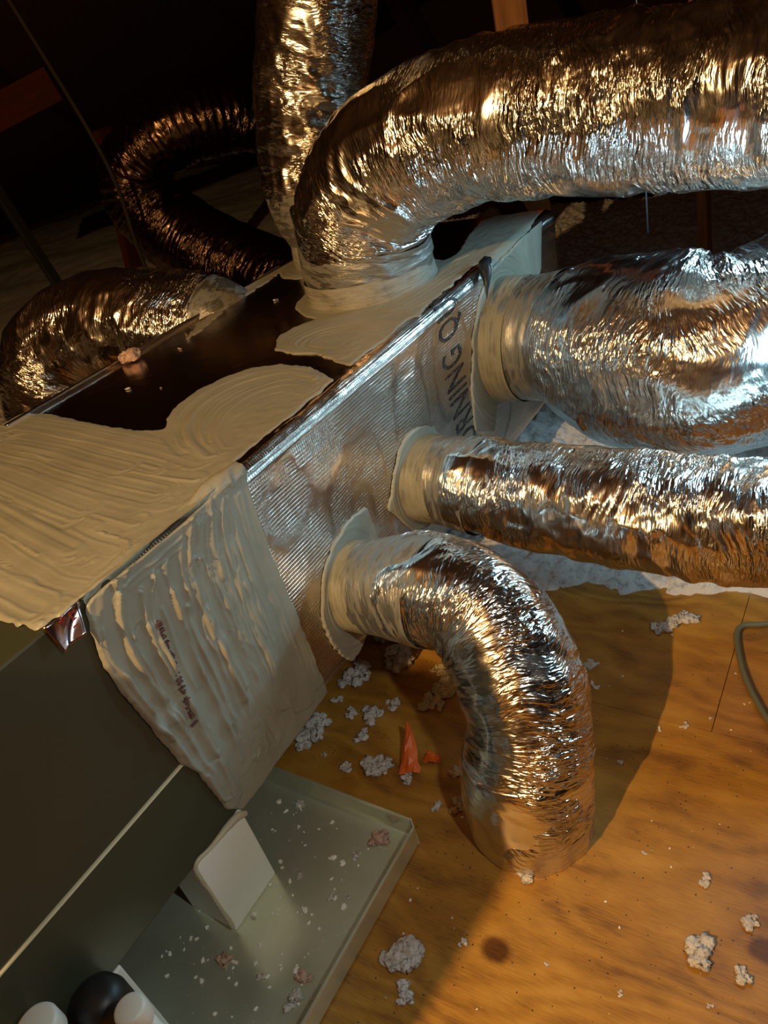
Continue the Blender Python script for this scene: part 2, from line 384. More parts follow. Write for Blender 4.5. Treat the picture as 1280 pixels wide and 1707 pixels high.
# ------------------------------------------------------------------ brushed mastic sheets
class Sheet:
    """height field over a plane; brush strokes overwrite one another like real brushwork"""
    def __init__(s, axis, val, u0, u1, v0, v1, res, seed=0, thick=.003):
        s.axis, s.val = axis, val
        s.u = np.arange(u0, u1, res); s.v = np.arange(v0, v1, res)
        s.U, s.V = np.meshgrid(s.u, s.v, indexing='ij')
        s.H = np.full(s.U.shape, thick); s.M = np.zeros(s.U.shape, bool); s.rng = np.random.RandomState(seed); s.seed = seed
        s.H += .0008 * noise(s.U * 60, s.V * 60, s.U * 0, seed)
    def uv(s, px, py):
        p = on(s.axis, s.val, px, py)
        return (p[0], p[1]) if s.axis == 2 else (p[1], p[2])
    def px(s, pts): return [s.uv(*p) for p in pts]
    def poly(s, pts, jit=.004, freq=70, op='or'):
        z = s.U * 0
        x = s.U + jit * noise(s.U * freq, s.V * freq, z, s.seed + 50) + jit * .7 * noise(s.U * freq * 2.7, s.V * freq * 2.7, z, s.seed + 51)
        y = s.V + jit * noise(s.U * freq, s.V * freq, z + 7.7, s.seed + 52) + jit * .7 * noise(s.U * freq * 2.7, s.V * freq * 2.7, z + 3.3, s.seed + 53)
        ins = np.zeros(s.U.shape, bool); n = len(pts)
        for i in range(n):
            (x1, y1), (x2, y2) = pts[i], pts[(i + 1) % n]
            if y1 == y2: continue
            c = ((y1 > y) != (y2 > y)) & (x < (x2 - x1) * (y - y1) / (y2 - y1) + x1)
            ins ^= c
        if op == 'or': s.M |= ins
        else: s.M &= ~ins
    def ring(s, cu, cv, r0, r1, jit=.006):
        d = np.hypot(s.U - cu, s.V - cv) + jit * noise(s.U * 30, s.V * 30, s.U * 0, s.seed + 60)
        s.M |= (d < r1) & (d > r0)
    def stroke(s, pts, width, amp=.0016, base=.003, br=.0040):
        c, L = spline([tuple(p) for p in pts], 26)
        pad = width
        i0, i1 = np.searchsorted(s.u, [c[:, 0].min() - pad, c[:, 0].max() + pad]); j0, j1 = np.searchsorted(s.v, [c[:, 1].min() - pad, c[:, 1].max() + pad])
        if i1 - i0 < 2 or j1 - j0 < 2: return
        U = s.U[i0:i1, j0:j1]; V = s.V[i0:i1, j0:j1]
        best = np.full(U.shape, 9.0); ac = np.zeros(U.shape); al = np.zeros(U.shape)
        for k in range(len(c) - 1):
            ax, ay = c[k]; dx, dy = c[k + 1] - c[k]; l2 = dx * dx + dy * dy + 1e-12
            t = ((U - ax) * dx + (V - ay) * dy) / l2; tc = np.clip(t, 0, 1)
            qx = U - ax - tc * dx; qy = V - ay - tc * dy; d = np.hypot(qx, qy)
            m = d < best
            best[m] = d[m]; ac[m] = (np.sign(dx * qy - dy * qx) * d)[m]; al[m] = (L[k] + tc * math.sqrt(l2))[m]
        rr = s.rng
        nb = max(5, int(width / br)); prof = rr.rand(nb) ** 2.6 + .35 * np.repeat(rr.rand(nb), 3)[:nb]
        ph = rr.rand() * 100
        x = np.clip((ac / width + .5) + .05 * noise(al * 9, al * 0 + ph, ac * 10, s.seed) , 0, 1)
        xx = x * (nb - 1); xi = np.minimum(xx.astype(int), nb - 2); fx = xx - xi; fx = fx * fx * (3 - 2 * fx); pr = prof[xi] * (1 - fx) + prof[xi + 1] * fx
        edge = np.exp(-((1 - np.abs(2 * x - 1)) / .09) ** 2) * (.25 + .8 * np.abs(noise(al * 14, al * 0 + ph, ac * 0, s.seed + 3)))
        h = base + amp * (pr - .4) * (.7 + .5 * noise(al * 12, ac * 90, al * 0 + ph, s.seed + 2)) + amp * 1.1 * edge
        m = best < width * .5 * (.9 + .1 * noise(al * 40, al * 0 + ph, al * 0, s.seed + 1))
        w = sstep(0, .12, (width * .5 - best) / width + .04)
        H = s.H[i0:i1, j0:j1]; H[m] = (H * (1 - w) + h * w)[m]
    def family(s, guides, n, width, amp=.0016, base=.003, jit=.25, shuffle=True, br=.0045):
        g = [spline([tuple(p) for p in s.px(q)], 9)[0] for q in guides]
        ts = np.linspace(0, len(g) - 1, n); ts = ts + (s.rng.rand(n) - .5) * jit
        if shuffle: s.rng.shuffle(ts)
        for t in ts:
            t = min(max(t, 0), len(g) - 1 - 1e-6); i = int(t); f = t - i
            a, b = 0, 9
            p = g[i] * (1 - f) + g[i + 1] * f
            lo = s.rng.uniform(0, .25); hi = s.rng.uniform(.75, 1.0)
            q = spline([tuple(v) for v in p], 41)[0][int(lo * 40):int(hi * 40) + 1:5]
            if len(q) < 3: continue
            s.stroke(q, width * s.rng.uniform(.7, 1.3), amp * s.rng.uniform(.5, 1.2), base + s.rng.uniform(-.0006, .0010), br)
    def bead(s, pts, width, h, freq=30):
        c, L = spline([tuple(p) for p in pts], 40)
        best = np.full(s.U.shape, 9.0)
        for k in range(len(c) - 1):
            ax, ay = c[k]; dx, dy = c[k + 1] - c[k]; l2 = dx * dx + dy * dy + 1e-12
            t = np.clip(((s.U - ax) * dx + (s.V - ay) * dy) / l2, 0, 1)
            best = np.minimum(best, np.hypot(s.U - ax - t * dx, s.V - ay - t * dy))
        s.H += h * np.exp(-(best / width) ** 1.35) * (.7 + .6 * noise(s.U * freq, s.V * freq, s.U * 0, s.seed + 70))
    def build(s, name, m, parent, surf=None, wrap=None):
        Mk = s.M; I = Mk.copy()
        I[1:-1, 1:-1] &= Mk[:-2, 1:-1] & Mk[2:, 1:-1] & Mk[1:-1, :-2] & Mk[1:-1, 2:]
        Bl = Mk.astype(float)
        for _ in range(3):
            Q = np.pad(Bl, 1, mode='edge'); Bl = sum(Q[a:a + Bl.shape[0], b:b + Bl.shape[1]] for a in range(3) for b in range(3)) / 9
        H = -.0022 + (s.H + .0022) * sstep(.52, .90, Bl)
        n, k = s.U.shape
        idx = np.arange(n * k).reshape(n, k)
        ok = Mk[:-1, :-1] & Mk[1:, :-1] & Mk[1:, 1:] & Mk[:-1, 1:]
        q = np.stack([idx[:-1, :-1][ok], idx[1:, :-1][ok], idx[1:, 1:][ok], idx[:-1, 1:][ok]], 1)
        used = np.unique(q); remap = np.full(n * k, -1); remap[used] = np.arange(len(used)); q = remap[q]
        U = s.U.ravel()[used]; V = s.V.ravel()[used]; h = H.ravel()[used]
        off = surf(U, V) if surf is not None else 0
        if s.axis == 2: P = np.stack([U, V, s.val + h + off], 1)
        else: P = np.stack([s.val + h + off, U, V], 1)
        if wrap is not None: P = wrap(P, h)
        bm = bmesh.new(); bm.from_mesh(mesh_np(P, q)); nb = {}
        for e in bm.edges:
            if e.is_boundary:
                a, b = e.verts; nb.setdefault(a, []).append(b); nb.setdefault(b, []).append(a)
        for _ in range(8):
            new = {v: v.co * .4 + sum((n_.co for n_ in ns), Vector()) * (.6 / len(ns)) for v, ns in nb.items()}
            for v, c_ in new.items(): v.co = c_
        return link(name, from_bm(bm), m, parent)

# ================================================================== STRUCTURE
XS, ZT, ZB, XL = -0.94, 0.79, 0.22, -1.80        # plenum: near side, top, bottom, far side
YJ, YE = 0.46, 2.38

bm = bmesh.new()
xs = -0.232; y1 = 1.116
for lo, hi in (((-2.6, -1.6, -.018), (1.4, y1 - .0006, 0)), ((-2.6, y1 + .0006, -.018), (xs - .0007, 1.75, 0)), ((xs + .0007, y1 + .0006, -.018), (1.4, 1.75, 0))):
    box_bm(bm, lo, hi, .0006)
fl = link('floor', from_bm(bm), M_PLY, None, False); fl['kind'] = 'structure'

# roof sheathing on both sides of the ridge, and a gable far back
bm = bmesh.new()
def quad(bm, pts, t=.02):
    vs_ = [bm.verts.new(p) for p in pts]; f = bm.faces.new(vs_)
    r = bmesh.ops.extrude_face_region(bm, geom=[f]); bmesh.ops.translate(bm, verts=[v for v in r['geom'] if isinstance(v, bmesh.types.BMVert)], vec=(0, 0, t))
quad(bm, [(-14, -4, .1), (-1.5, -4, 3.1), (-1.5, 14, 3.1), (-14, 14, .1)])
quad(bm, [(10, -4, .1), (10, 14, .1), (-1.5, 14, 3.1), (-1.5, -4, 3.1)])
ce = link('ceiling', from_bm(bm), M_ROOF, None, False); ce['kind'] = 'structure'
wl = box('wall_back', (-14, 13.5, -.2), (10, 13.6, 4.5), M_ROOF, None, 0); wl['kind'] = 'structure'
for nm_, x_ in (('wall_left', -14.1), ('wall_right', 10.0)):
    wl = box(nm_, (x_, -4.1, -.2), (x_ + .1, 13.6, 4.5), M_ROOF, None, 0); wl['kind'] = 'structure'
wl = box('wall_front', (-14, -4.1, -.2), (10, -4.0, 4.5), M_ROOF, None, 0); wl['kind'] = 'structure'

# loose fill over the ceiling joists, all around the plywood deck
res = .011
U, V = np.meshgrid(np.arange(-4.5, 1.2, res), np.arange(1.33, 5.4, res), indexing='ij'); Z0 = U * 0
f1, f2 = worley(U * 22 + .5 * noise(U * 30, V * 30, Z0, 4), V * 22, Z0, 3)
f3, _ = worley(U * 9, V * 9, Z0 + 5, 7)
edge = 1.475 + .045 * noise(U * 5, V * 0, Z0, 8) + .02 * noise(U * 17, V * 0, Z0, 9) + .10 * sstep(-.30, -.18, U) * 0 - .10 * sstep(-.62, -.75, U)
ramp = sstep(0, .12, V - edge)
H = -.03 + ramp * (.050 + .030 * (1 - f1) + .012 * noise(U * 60, V * 60, Z0, 21) + .02 * (1 - f3) + .05 * sstep(.3, 2, V - edge) + .03 * noise(U * 2, V * 2, Z0, 2))
n, k = U.shape; idx = np.arange(n * k).reshape(n, k)
q = np.stack([idx[:-1, :-1], idx[1:, :-1], idx[1:, 1:], idx[:-1, 1:]], -1).reshape(-1, 4)
ins = link('loose_fill_insulation', mesh_np(np.stack([U, V, H], -1).reshape(-1, 3), q), M_INS)
tag(ins, 'grey-white blown loose-fill insulation beyond the plywood deck', 'insulation', kind='stuff')
# coarse continuation far away on the other sides
U, V = np.meshgrid(np.arange(-13.9, -4.52, .09), np.arange(-3.9, 13.4, .09), indexing='ij'); Z0 = U * 0
f1, f2 = worley(U * 5, V * 5, Z0, 3)
Hh = .0 + .05 * (1 - f1) + .06 * noise(U * 1.3, V * 1.3, Z0, 5)
n, k = U.shape; idx = np.arange(n * k).reshape(n, k)
q = np.stack([idx[:-1, :-1], idx[1:, :-1], idx[1:, 1:], idx[:-1, 1:]], -1).reshape(-1, 4)
ins = link('loose_fill_insulation', mesh_np(np.stack([U, V, Hh], -1).reshape(-1, 3), q), M_INS)
tag(ins, 'dim brown-looking insulation far off at the left behind the ducts', 'insulation', kind='stuff')
wf = box('floor_far', (-14, -4, -.3), (10, 13.6, -.22), M_ROOF, None, 0); wf['kind'] = 'structure'; wf.name = 'floor_substrate'

# framing members: each lumber piece its own object
def lumber(p0, p1, w_, d_, label, roll=0.0, m=None):
    p0, p1 = Vector(p0), Vector(p1); L = (p1 - p0).length
    bm = bmesh.new(); box_bm(bm, (-w_ / 2, -d_ / 2, 0), (w_ / 2, d_ / 2, L), .002)
    o = link('roof_truss_member', from_bm(bm), m or M_WOOD, None, False)
    o.location = p0; o.rotation_mode = 'QUATERNION'
    o.rotation_quaternion = (p1 - p0).to_track_quat('Z', 'Y') @ Matrix.Rotation(roll, 3, 'Z').to_quaternion()
    return tag(o, label, 'wooden beam')
lumber((-1.31, 3.1, .02), (-1.31, 3.1, 2.9), .12, .05, 'orange-lit wooden stud rising behind the big upper duct', 0.5)
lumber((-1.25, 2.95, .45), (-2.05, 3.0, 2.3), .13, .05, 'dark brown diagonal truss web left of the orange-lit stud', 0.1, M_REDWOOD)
lumber((-.74, 3.6, .02), (-.80, 3.6, 2.9), .09, .04, 'dim brown stud at the far upper right above the big duct')
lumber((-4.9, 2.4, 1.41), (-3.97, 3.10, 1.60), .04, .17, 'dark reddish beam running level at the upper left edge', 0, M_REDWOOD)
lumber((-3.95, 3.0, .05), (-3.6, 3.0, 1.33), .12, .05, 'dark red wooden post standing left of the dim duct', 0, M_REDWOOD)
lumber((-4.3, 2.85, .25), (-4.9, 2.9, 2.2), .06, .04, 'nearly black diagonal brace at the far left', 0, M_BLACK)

# plywood board added just out of view to cast shade over pan and cabinet
o = box('shade_board', (-.885, -.36, .0045), (-.628, -.345, 1.37), M_PLY, None, .002); tag(o, 'narrow plywood board added out of view to shade the pan and cabinet', 'added shade board')
# ================================================================== DRAIN PAN
PXR, PYE = -0.689, 0.668
pan = thing('drain_pan', (-1.3, .0, 0), 'grey-green sheet metal drain pan littered with crumbs under the cabinet', 'drain pan')
bm = bmesh.new()
box_bm(bm, (-1.95, -1.0, .001), (PXR - .008, PYE - .008, .004), .0005)
link('pan_floor', from_bm(bm), M_PAN, pan, False)
def rim(name, a, b, nrm, hh=.058, fl_=.010):
    """folded rim wall: leans out slightly, with a hemmed lip"""
    a, b, nrm = Vector(a), Vector(b), Vector(nrm)
    bm = bmesh.new(); prof = [(-.010, .002), (-.002, .003), (0, .006), (fl_ * .3, hh * .97), (fl_ * .3 - .001, hh), (fl_ * .3 - .005, hh), (fl_ * .3 - .006, hh - .003), (fl_ * .3 - .0055, hh - .010), (-.004, .007), (-.010, .0045)]
    A = [bm.verts.new(a + nrm * x + Vector((0, 0, z))) for x, z in prof]; Bq = [bm.verts.new(b + nrm * x + Vector((0, 0, z))) for x, z in prof]
    for i in range(len(prof)):
        j = (i + 1) % len(prof); bm.faces.new((A[i], A[j], Bq[j], Bq[i]))
    bm.faces.new(A[::-1]); bm.faces.new(Bq); bmesh.ops.recalc_face_normals(bm, faces=bm.faces)
    return link(name, from_bm(bm), M_PAN, pan, False)
rim('rim', (PXR - .003, -1.0, 0), (PXR - .003, PYE - .018, 0), (1, 0, 0))
rim('rim', (-1.95, PYE - .003, 0), (PXR - .018, PYE - .003, 0), (0, 1, 0))
bm = bmesh.new(); box_bm(bm, (-.0115, -.0016, .002), (.0115, .0016, .057), .0005, Matrix.Translation((PXR - .0095, PYE - .0095, 0)) @ Matrix.Rotation(-PI / 4, 4, 'Z'))
link('corner_fold', from_bm(bm), M_PAN, pan, False)

# ================================================================== CABINET
cab = thing('air_handler', (-1.37, -.3, ZB), 'dark olive sheet metal air handler cabinet lying at the lower left', 'air handler')
bm = bmesh.new(); box_bm(bm, (XL, -1.3, ZB), (XS - .002, YJ + .018, .412 - .0015), .004); box_bm(bm, (XL, -1.3, .412 + .0015), (XS - .004, YJ + .018, ZT - .002), .004)
link('casing', from_bm(bm), M_CABINET, cab, False)
bm = bmesh.new(); box_bm(bm, (XL + .01, -1.29, .4095), (XS - .0005, YJ - .01, .4135), .001)  # panel lip; the light caught along it is put into its cream colour
o = link('panel_lip', from_bm(bm), M_CREAM, cab, False); o['label'] = 'thin lip between the cabinet panels, coloured cream for the light it catches'

# ================================================================== PLENUM
ple = thing('duct_plenum', (-1.37, 1.4, ZB), 'foil-faced duct board plenum box smeared with mastic, ducts leaving all sides', 'duct plenum')
BR = .034
def side_bulge(y, z):
    """how far the soft foil facing bows out of the flat board side"""
    t = np.clip((z - ZB) / (ZT - ZB), 0, 1)
    env = np.sin(PI * t) ** .7 * sstep(YJ, YJ + .35, y)
    return 1.2 * env * (.006 * np.sin(y * 9.5 + 2.2 * t) + .004 * np.sin(y * 17 - 5 * t + 1) - .004)
def profile():
    P = []
    h = lambda a, b, n: np.linspace(a, b, n, endpoint=False)
    for z in h(ZB + BR, ZT - BR, 110): P.append((XS, z, 1))
    for a in h(0, PI / 2, 14): P.append((XS - BR + BR * math.cos(a), ZT - BR + BR * math.sin(a), 0))
    for x in h(XS - BR, XL + BR, 60): P.append((x, ZT, 0))
    for a in h(PI / 2, PI, 6): P.append((XL + BR + BR * math.cos(a), ZT - BR + BR * math.sin(a), 0))
    for z in h(ZT - BR, ZB + BR, 12): P.append((XL, z, 0))
    for a in h(PI, 1.5 * PI, 4): P.append((XL + BR + BR * math.cos(a), ZB + BR + BR * math.sin(a), 0))
    for x in h(XL + BR, XS - BR, 14): P.append((x, ZB, 0))
    for a in h(1.5 * PI, 2 * PI, 6): P.append((XS - BR + BR * math.cos(a), ZB + BR + BR * math.sin(a), 0))
    return np.array(P)
pr = profile(); ys = np.arange(YJ + .02, YE + .001, .008)
X_, Y_ = np.meshgrid(pr[:, 0], ys, indexing='ij'); Z_ = np.repeat(pr[:, 1:2], len(ys), 1); isd = np.repeat(pr[:, 2:3], len(ys), 1)
X2 = X_ + isd * side_bulge(Y_, Z_)
ridge = sstep(.05, 0, np.abs(X_ - (XS - BR * .5))) * (Z_ > .7)
Z2 = Z_ + ridge * (.0022 * noise(X_ * 30, Y_ * 22, Z_ * 30, 5) + .0012 * noise(X_ * 80, Y_ * 60, Z_ * 80, 6))
X2 = X2 + ridge * .002 * noise(X_ * 30, Y_ * 20, Z_ * 30, 15)
n, k = X_.shape; idx = np.arange(n * k).reshape(n, k); a = idx[:, :-1]; b = np.roll(idx, -1, 0)[:, :-1]; c = np.roll(idx, -1, 0)[:, 1:]; d = idx[:, 1:]
me = mesh_np(np.stack([X2, Y_, Z2], -1).reshape(-1, 3), np.stack([a, b, c, d], -1).reshape(-1, 4)[:, ::-1])
bm = bmesh.new(); bm.from_mesh(me); bmesh.ops.holes_fill(bm, edges=bm.edges, sides=0); bmesh.ops.recalc_face_normals(bm, faces=bm.faces)
pb = link('plenum_box', from_bm(bm), M_SCRIM, ple)
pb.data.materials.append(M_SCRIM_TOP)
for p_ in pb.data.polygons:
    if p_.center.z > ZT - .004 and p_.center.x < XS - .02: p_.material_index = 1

# far-edge flap seen past the big duct: thin turned-up edge strip along the left edge of the top
bm = bmesh.new(); box_bm(bm, (XL - .004, .86, ZT - .01), (XL + .010, YE - .05, ZT + .010), .002)
o = link('edge_tape', from_bm(bm), M_FOIL_TAPE, ple, False)

# --- printing that runs up the side and over the top edge
def text_mesh(body, size):
    cu = bpy.data.curves.new('t', 'FONT'); cu.body = body; cu.size = size; cu.space_character = 1.04; cu.offset = .0002
    ob = bpy.data.objects.new('t', cu); COL.objects.link(ob); bpy.context.view_layer.update()
    me = bpy.data.meshes.new_from_object(ob.evaluated_get(bpy.context.evaluated_depsgraph_get())); bpy.data.objects.remove(ob); return me
def plenum_map(s, y, lift=.0009):
    """arc length s measured up the near side from z=0, over the rounded edge and across the top"""
    zs = ZT - BR; arc = BR * PI / 2
    if s < zs: return (XS + float(side_bulge(np.array(y), np.array(s))) + lift, y, s)
    if s < zs + arc:
        a = (s - zs) / BR; return (XS - BR + (BR + lift + .0015) * math.cos(a), y, zs + (BR + lift + .0015) * math.sin(a))
    return (XS - BR - (s - zs - arc), y, ZT + lift + .001)
tm = text_mesh('CORNING QUIETR', .1)
bm = bmesh.new(); bm.from_mesh(tm)
kx = .60 / max(v.co.x for v in bm.verts); ky = .104 / (max(v.co.y for v in bm.verts))
for v in bm.verts: v.co.x *= kx; v.co.y *= ky
probe = text_mesh('CORNING I', .1); pw = max(v.co.x for v in probe.vertices) * kx
TX0 = on(0, XS, 758, 556)[2] - pw
for cut in np.linspace(ZT - BR - TX0, ZT - BR + BR * PI / 2 - TX0, 6):
    bmesh.ops.bisect_plane(bm, geom=bm.verts[:] + bm.edges[:] + bm.faces[:], plane_co=(cut, 0, 0), plane_no=(1, 0, 0))
for v in bm.verts: v.co = Vector(plenum_map(TX0 + v.co.x, 1.590 + .085 * (TX0 + v.co.x) - v.co.y))
o = link('printed_lettering', from_bm(bm), M_INK, ple, False); o['label'] = 'black printed lettering running up the foil side'

# --- mastic on top
top = Sheet(2, ZT, XL - .03, XS + .006, -.25, 2.36, .0030, seed=3)
W = top.px
top.poly(W([(-260, 690), (0, 692), (30, 688), (85, 690), (140, 702), (190, 712), (240, 718), (275, 716), (276, 700), (292, 678), (330, 650), (372, 630), (420, 613), (470, 607), (520, 612), (552, 628), (570, 645),
             (560, 660), (520, 690), (470, 730), (430, 760), (395, 790), (340, 850), (250, 915), (165, 980), (130, 1010), (100, 1030), (60, 1052), (30, 1045), (0, 1035), (-260, 1150)]))
top.poly(W([(455, 584), (462, 562), (490, 545), (540, 528), (600, 512), (680, 500), (712, 508), (702, 530), (676, 560), (640, 585), (590, 612), (560, 606), (530, 592), (490, 592)]))
cD = (-1.243, 1.735); cE = (-1.60, 2.08)
top.ring(cD[0], cD[1], 0, .232)
top.ring(cE[0], cE[1], 0, .215)
top.poly(W([(600, 525), (700, 455), (760, 425), (838, 410), (834, 432), (790, 455), (740, 490), (700, 520), (640, 540)]))
top.poly(W([(752, 442), (775, 400), (800, 370), (850, 352), (893, 345), (900, 356), (880, 385), (846, 425), (800, 440)]))
top.poly(W([(300, 575), (330, 540), (400, 490), (455, 440), (480, 445), (440, 475), (380, 512), (345, 545)]), .006)
top.family([[(-40, 690), (60, 696), (180, 716), (300, 745), (395, 782)], [(-40, 740), (80, 770), (200, 805), (320, 825), (380, 805)], [(-40, 790), (70, 850), (170, 890), (230, 905), (280, 890)],
            [(-40, 880), (30, 930), (90, 965), (130, 985), (160, 980)], [(-60, 990), (0, 1010), (40, 1030), (80, 1035), (110, 1020)]], 36, .075, .0036)
top.family([[(565, 640), (500, 612), (400, 622), (310, 665), (280, 715), (320, 760), (380, 790)], [(530, 660), (480, 650), (430, 665), (390, 695), (380, 730), (410, 755), (430, 750)]], 15, .045, .0040, shuffle=False)
top.family([[(712, 512), (600, 518), (500, 545), (458, 580), (520, 596), (600, 600), (660, 572)], [(640, 550), (580, 552), (530, 562), (510, 575), (540, 582), (580, 582), (620, 572)]], 9, .045, .0034, shuffle=False)
for j, rr_ in enumerate(np.linspace(.225, .16, 6)):
    top.stroke([(cD[0] + rr_ * math.cos(a), cD[1] + rr_ * math.sin(a)) for a in np.linspace(PI * .9, PI * 2.2, 9)], .035, .0026)
for j, rr_ in enumerate(np.linspace(.2, .15, 4)):
    top.stroke([(cE[0] + rr_ * math.cos(a), cE[1] + rr_ * math.sin(a)) for a in np.linspace(PI * .8, PI * 2.0, 9)], .035, .0026)
top.family([[(600, 530), (700, 470), (770, 430), (835, 415)], [(640, 535), (710, 505), (770, 465), (830, 430)]], 6, .03, .0030, jit=.1)
top.bead(W([(130, 1005), (200, 950), (280, 890), (340, 845), (395, 785)]), .009, .006)
lim = XS - .030 + .006 * noise(top.U * 0, top.V * 26, top.U * 0, 91) + .003 * noise(top.U * 90, top.V * 90, top.U * 0, 92)
lim = lim + .026 * sstep(1.46, 1.52, top.V) * sstep(1.66, 1.60, top.V) + .05 * sstep(1.86, 1.92, top.V)
top.M &= ~((top.U > lim) & (top.V > YJ + .345))
def top_edge(u, v):
    q_ = np.clip(u - (XS - BR), 0, BR * .97)
    return -(BR - np.sqrt(BR * BR - q_ * q_)) * sstep(YJ + .30, YJ + .36, v)
top.build('mastic_coating', M_MASTIC, ple, surf=top_edge)

# --- mastic on the near side, over the joint
sd = Sheet(0, XS, .30, .86, .17, .83, .0026, seed=8, thick=.005)
W = sd.px
sd.poly(W([(146, 990), (165, 972), (215, 932), (300, 868), (345, 820), (380, 792), (404, 782), (412, 810), (430, 868), (462, 950), (500, 1040), (528, 1110), (546, 1152), (520, 1192), (468, 1260), (432, 1312),
           (402, 1352), (376, 1350), (330, 1292), (302, 1275), (270, 1238), (215, 1175), (172, 1110), (148, 1050), (140, 1010)]), .0016, 26)
sd.family([[(152, 985), (150, 1040), (185, 1120), (270, 1230), (370, 1345)], [(215, 935), (215, 1010), (270, 1120), (330, 1220), (400, 1340)], [(300, 870), (300, 960), (340, 1060), (400, 1190), (450, 1275)],
           [(360, 815), (365, 920), (400, 1020), (460, 1140), (500, 1210)]], 24, .045, .0100, .006, jit=.5, br=.011)
sd.family([[(360, 815), (375, 920), (410, 1020), (455, 1130), (505, 1200)], [(405, 800), (430, 880), (470, 975), (510, 1075), (540, 1150)]], 8, .06, .0018, .0075, br=.006)
sd.family([[(175, 975), (230, 925), (300, 870), (340, 840)], [(180, 1000), (240, 950), (290, 910), (320, 880)]], 5, .022, .0060, .007)
sd.bead(W([(150, 985), (220, 930), (300, 868), (345, 822), (400, 785)]), .010, .007)
sd.bead(W([(402, 790), (425, 860), (465, 955), (505, 1050), (540, 1145)]), .004, .003)
sd.bead(W([(345, 830), (350, 900), (365, 960)]), .006, .006)
gg = [spline([tuple(p) for p in W(q)], 9)[0] for q in ([(152, 985), (150, 1040), (185, 1120), (270, 1230), (375, 1345)], [(215, 935), (215, 1010), (262, 1120), (330, 1235), (395, 1345)],
      [(290, 880), (285, 960), (320, 1080), (375, 1200), (425, 1310)], [(350, 830), (350, 920), (385, 1030), (440, 1150), (480, 1240)], [(385, 800), (400, 900), (430, 1000), (475, 1110), (515, 1190)])]
for i in range(34):
    t = min(3.999, 4 * sd.rng.rand() ** 1.25); k_ = int(t); f_ = t - k_; q_ = gg[k_] * (1 - f_) + gg[k_ + 1] * f_
    lo = sd.rng.randint(0, 14); hi = lo + sd.rng.randint(12, 34)
    q_ = spline([tuple(v) for v in q_], 41)[0][lo:min(hi, 41):3]; q_ = q_ + (sd.rng.rand(*q_.shape) - .5) * .006
    if len(q_) > 3: sd.bead(list(q_), sd.rng.uniform(.0024, .0060), sd.rng.uniform(.003, .0095) * (1 - .5 * (t > 3)))
sd.bead(W([(250, 960), (250, 1030), (300, 1150), (360, 1265), (390, 1340)]), .005, .007)
def edge_wrap(P, h):
    # roll the top of the sheet over the box edge
    zc = ZT - .012; over = P[:, 2] - zc; m = over > 0
    a = np.clip(over / .030, 0, PI / 2); R_ = .012 + h
    P2 = P.copy(); base = P[:, 0] - h
    P2[m, 0] = (base - .012 + R_ * np.cos(a))[m]; P2[m, 2] = (zc + R_ * np.sin(a))[m]
    return P2
sd.build('mastic_coating', M_MASTIC, ple, surf=lambda u, v: side_bulge(u, v) * 0, wrap=edge_wrap)
bp = [on(2, ZT, *q) for q in [(138, 1000), (165, 968), (215, 925), (270, 878), (320, 838), (365, 805), (402, 778)]]
link('mastic_bead', tube([(p[0] - .004, p[1], ZT - .006, rr_) for p, rr_ in zip(bp, (.006, .013, .013, .012, .014, .019, .012))], step=.0025, wr=.5, crump=.7, lump=.5, seed=88), M_MASTIC, ple)
# red printing of the tape showing through the mastic
tm = text_mesh('UL 181A', .016)
bm = bmesh.new(); random.seed(5)
pth = [on(0, XS, *p) for p in [(254, 1036), (270, 1075), (288, 1125), (305, 1170), (318, 1208)]]
c, s = spline([tuple(p) for p in pth], 60)
for i in range(58):
    if random.random() < .25: continue
    y, z = c[i][1], c[i][2]; ww = random.uniform(.002, .007)
    box_bm(bm, (XS + .009, y - ww, z - .0012), (XS + .0160, y + ww, z + .0012), .0005, None, 1)
o = link('red_tape_print', from_bm(bm), mat('faded_red_print', (.13, .06, .05), .5), ple, False); o['label'] = 'dull red tape printing showing through the grey mastic'

# ================================================================== DUCTS
def smear(parent, name, pts, m=M_SLEEVE, seed=0, wr=.5, cr=.35, lm=.5, step=.005):
    return link(name, tube(pts, step=step, wr=wr, crump=cr, lump=lm, seed=seed), m, parent)
def ring_sheet(parent, cy, cz, r0, r1, extra=None, seed=1, res=.0028, amp=.003, e=.10):
    sh = Sheet(0, XS, cy - r1 - e, cy + r1 + e, max(ZB + .0, cz - r1 - e), min(ZT - .002, cz + r1 + e), res, seed, .004)
    sh.ring(cy, cz, r0, r1)
    if extra: sh.poly(sh.px(extra), .003)
    for rr_ in np.linspace(r1 + .05, r0 + .02, 7):
        sh.stroke([(cy + rr_ * math.cos(a) * 1.0, cz + rr_ * math.sin(a)) for a in np.linspace(0, 1.98 * PI, 24)], .024, amp, .006)
    return sh.build('mastic_flange', M_MASTIC, parent, surf=side_bulge)

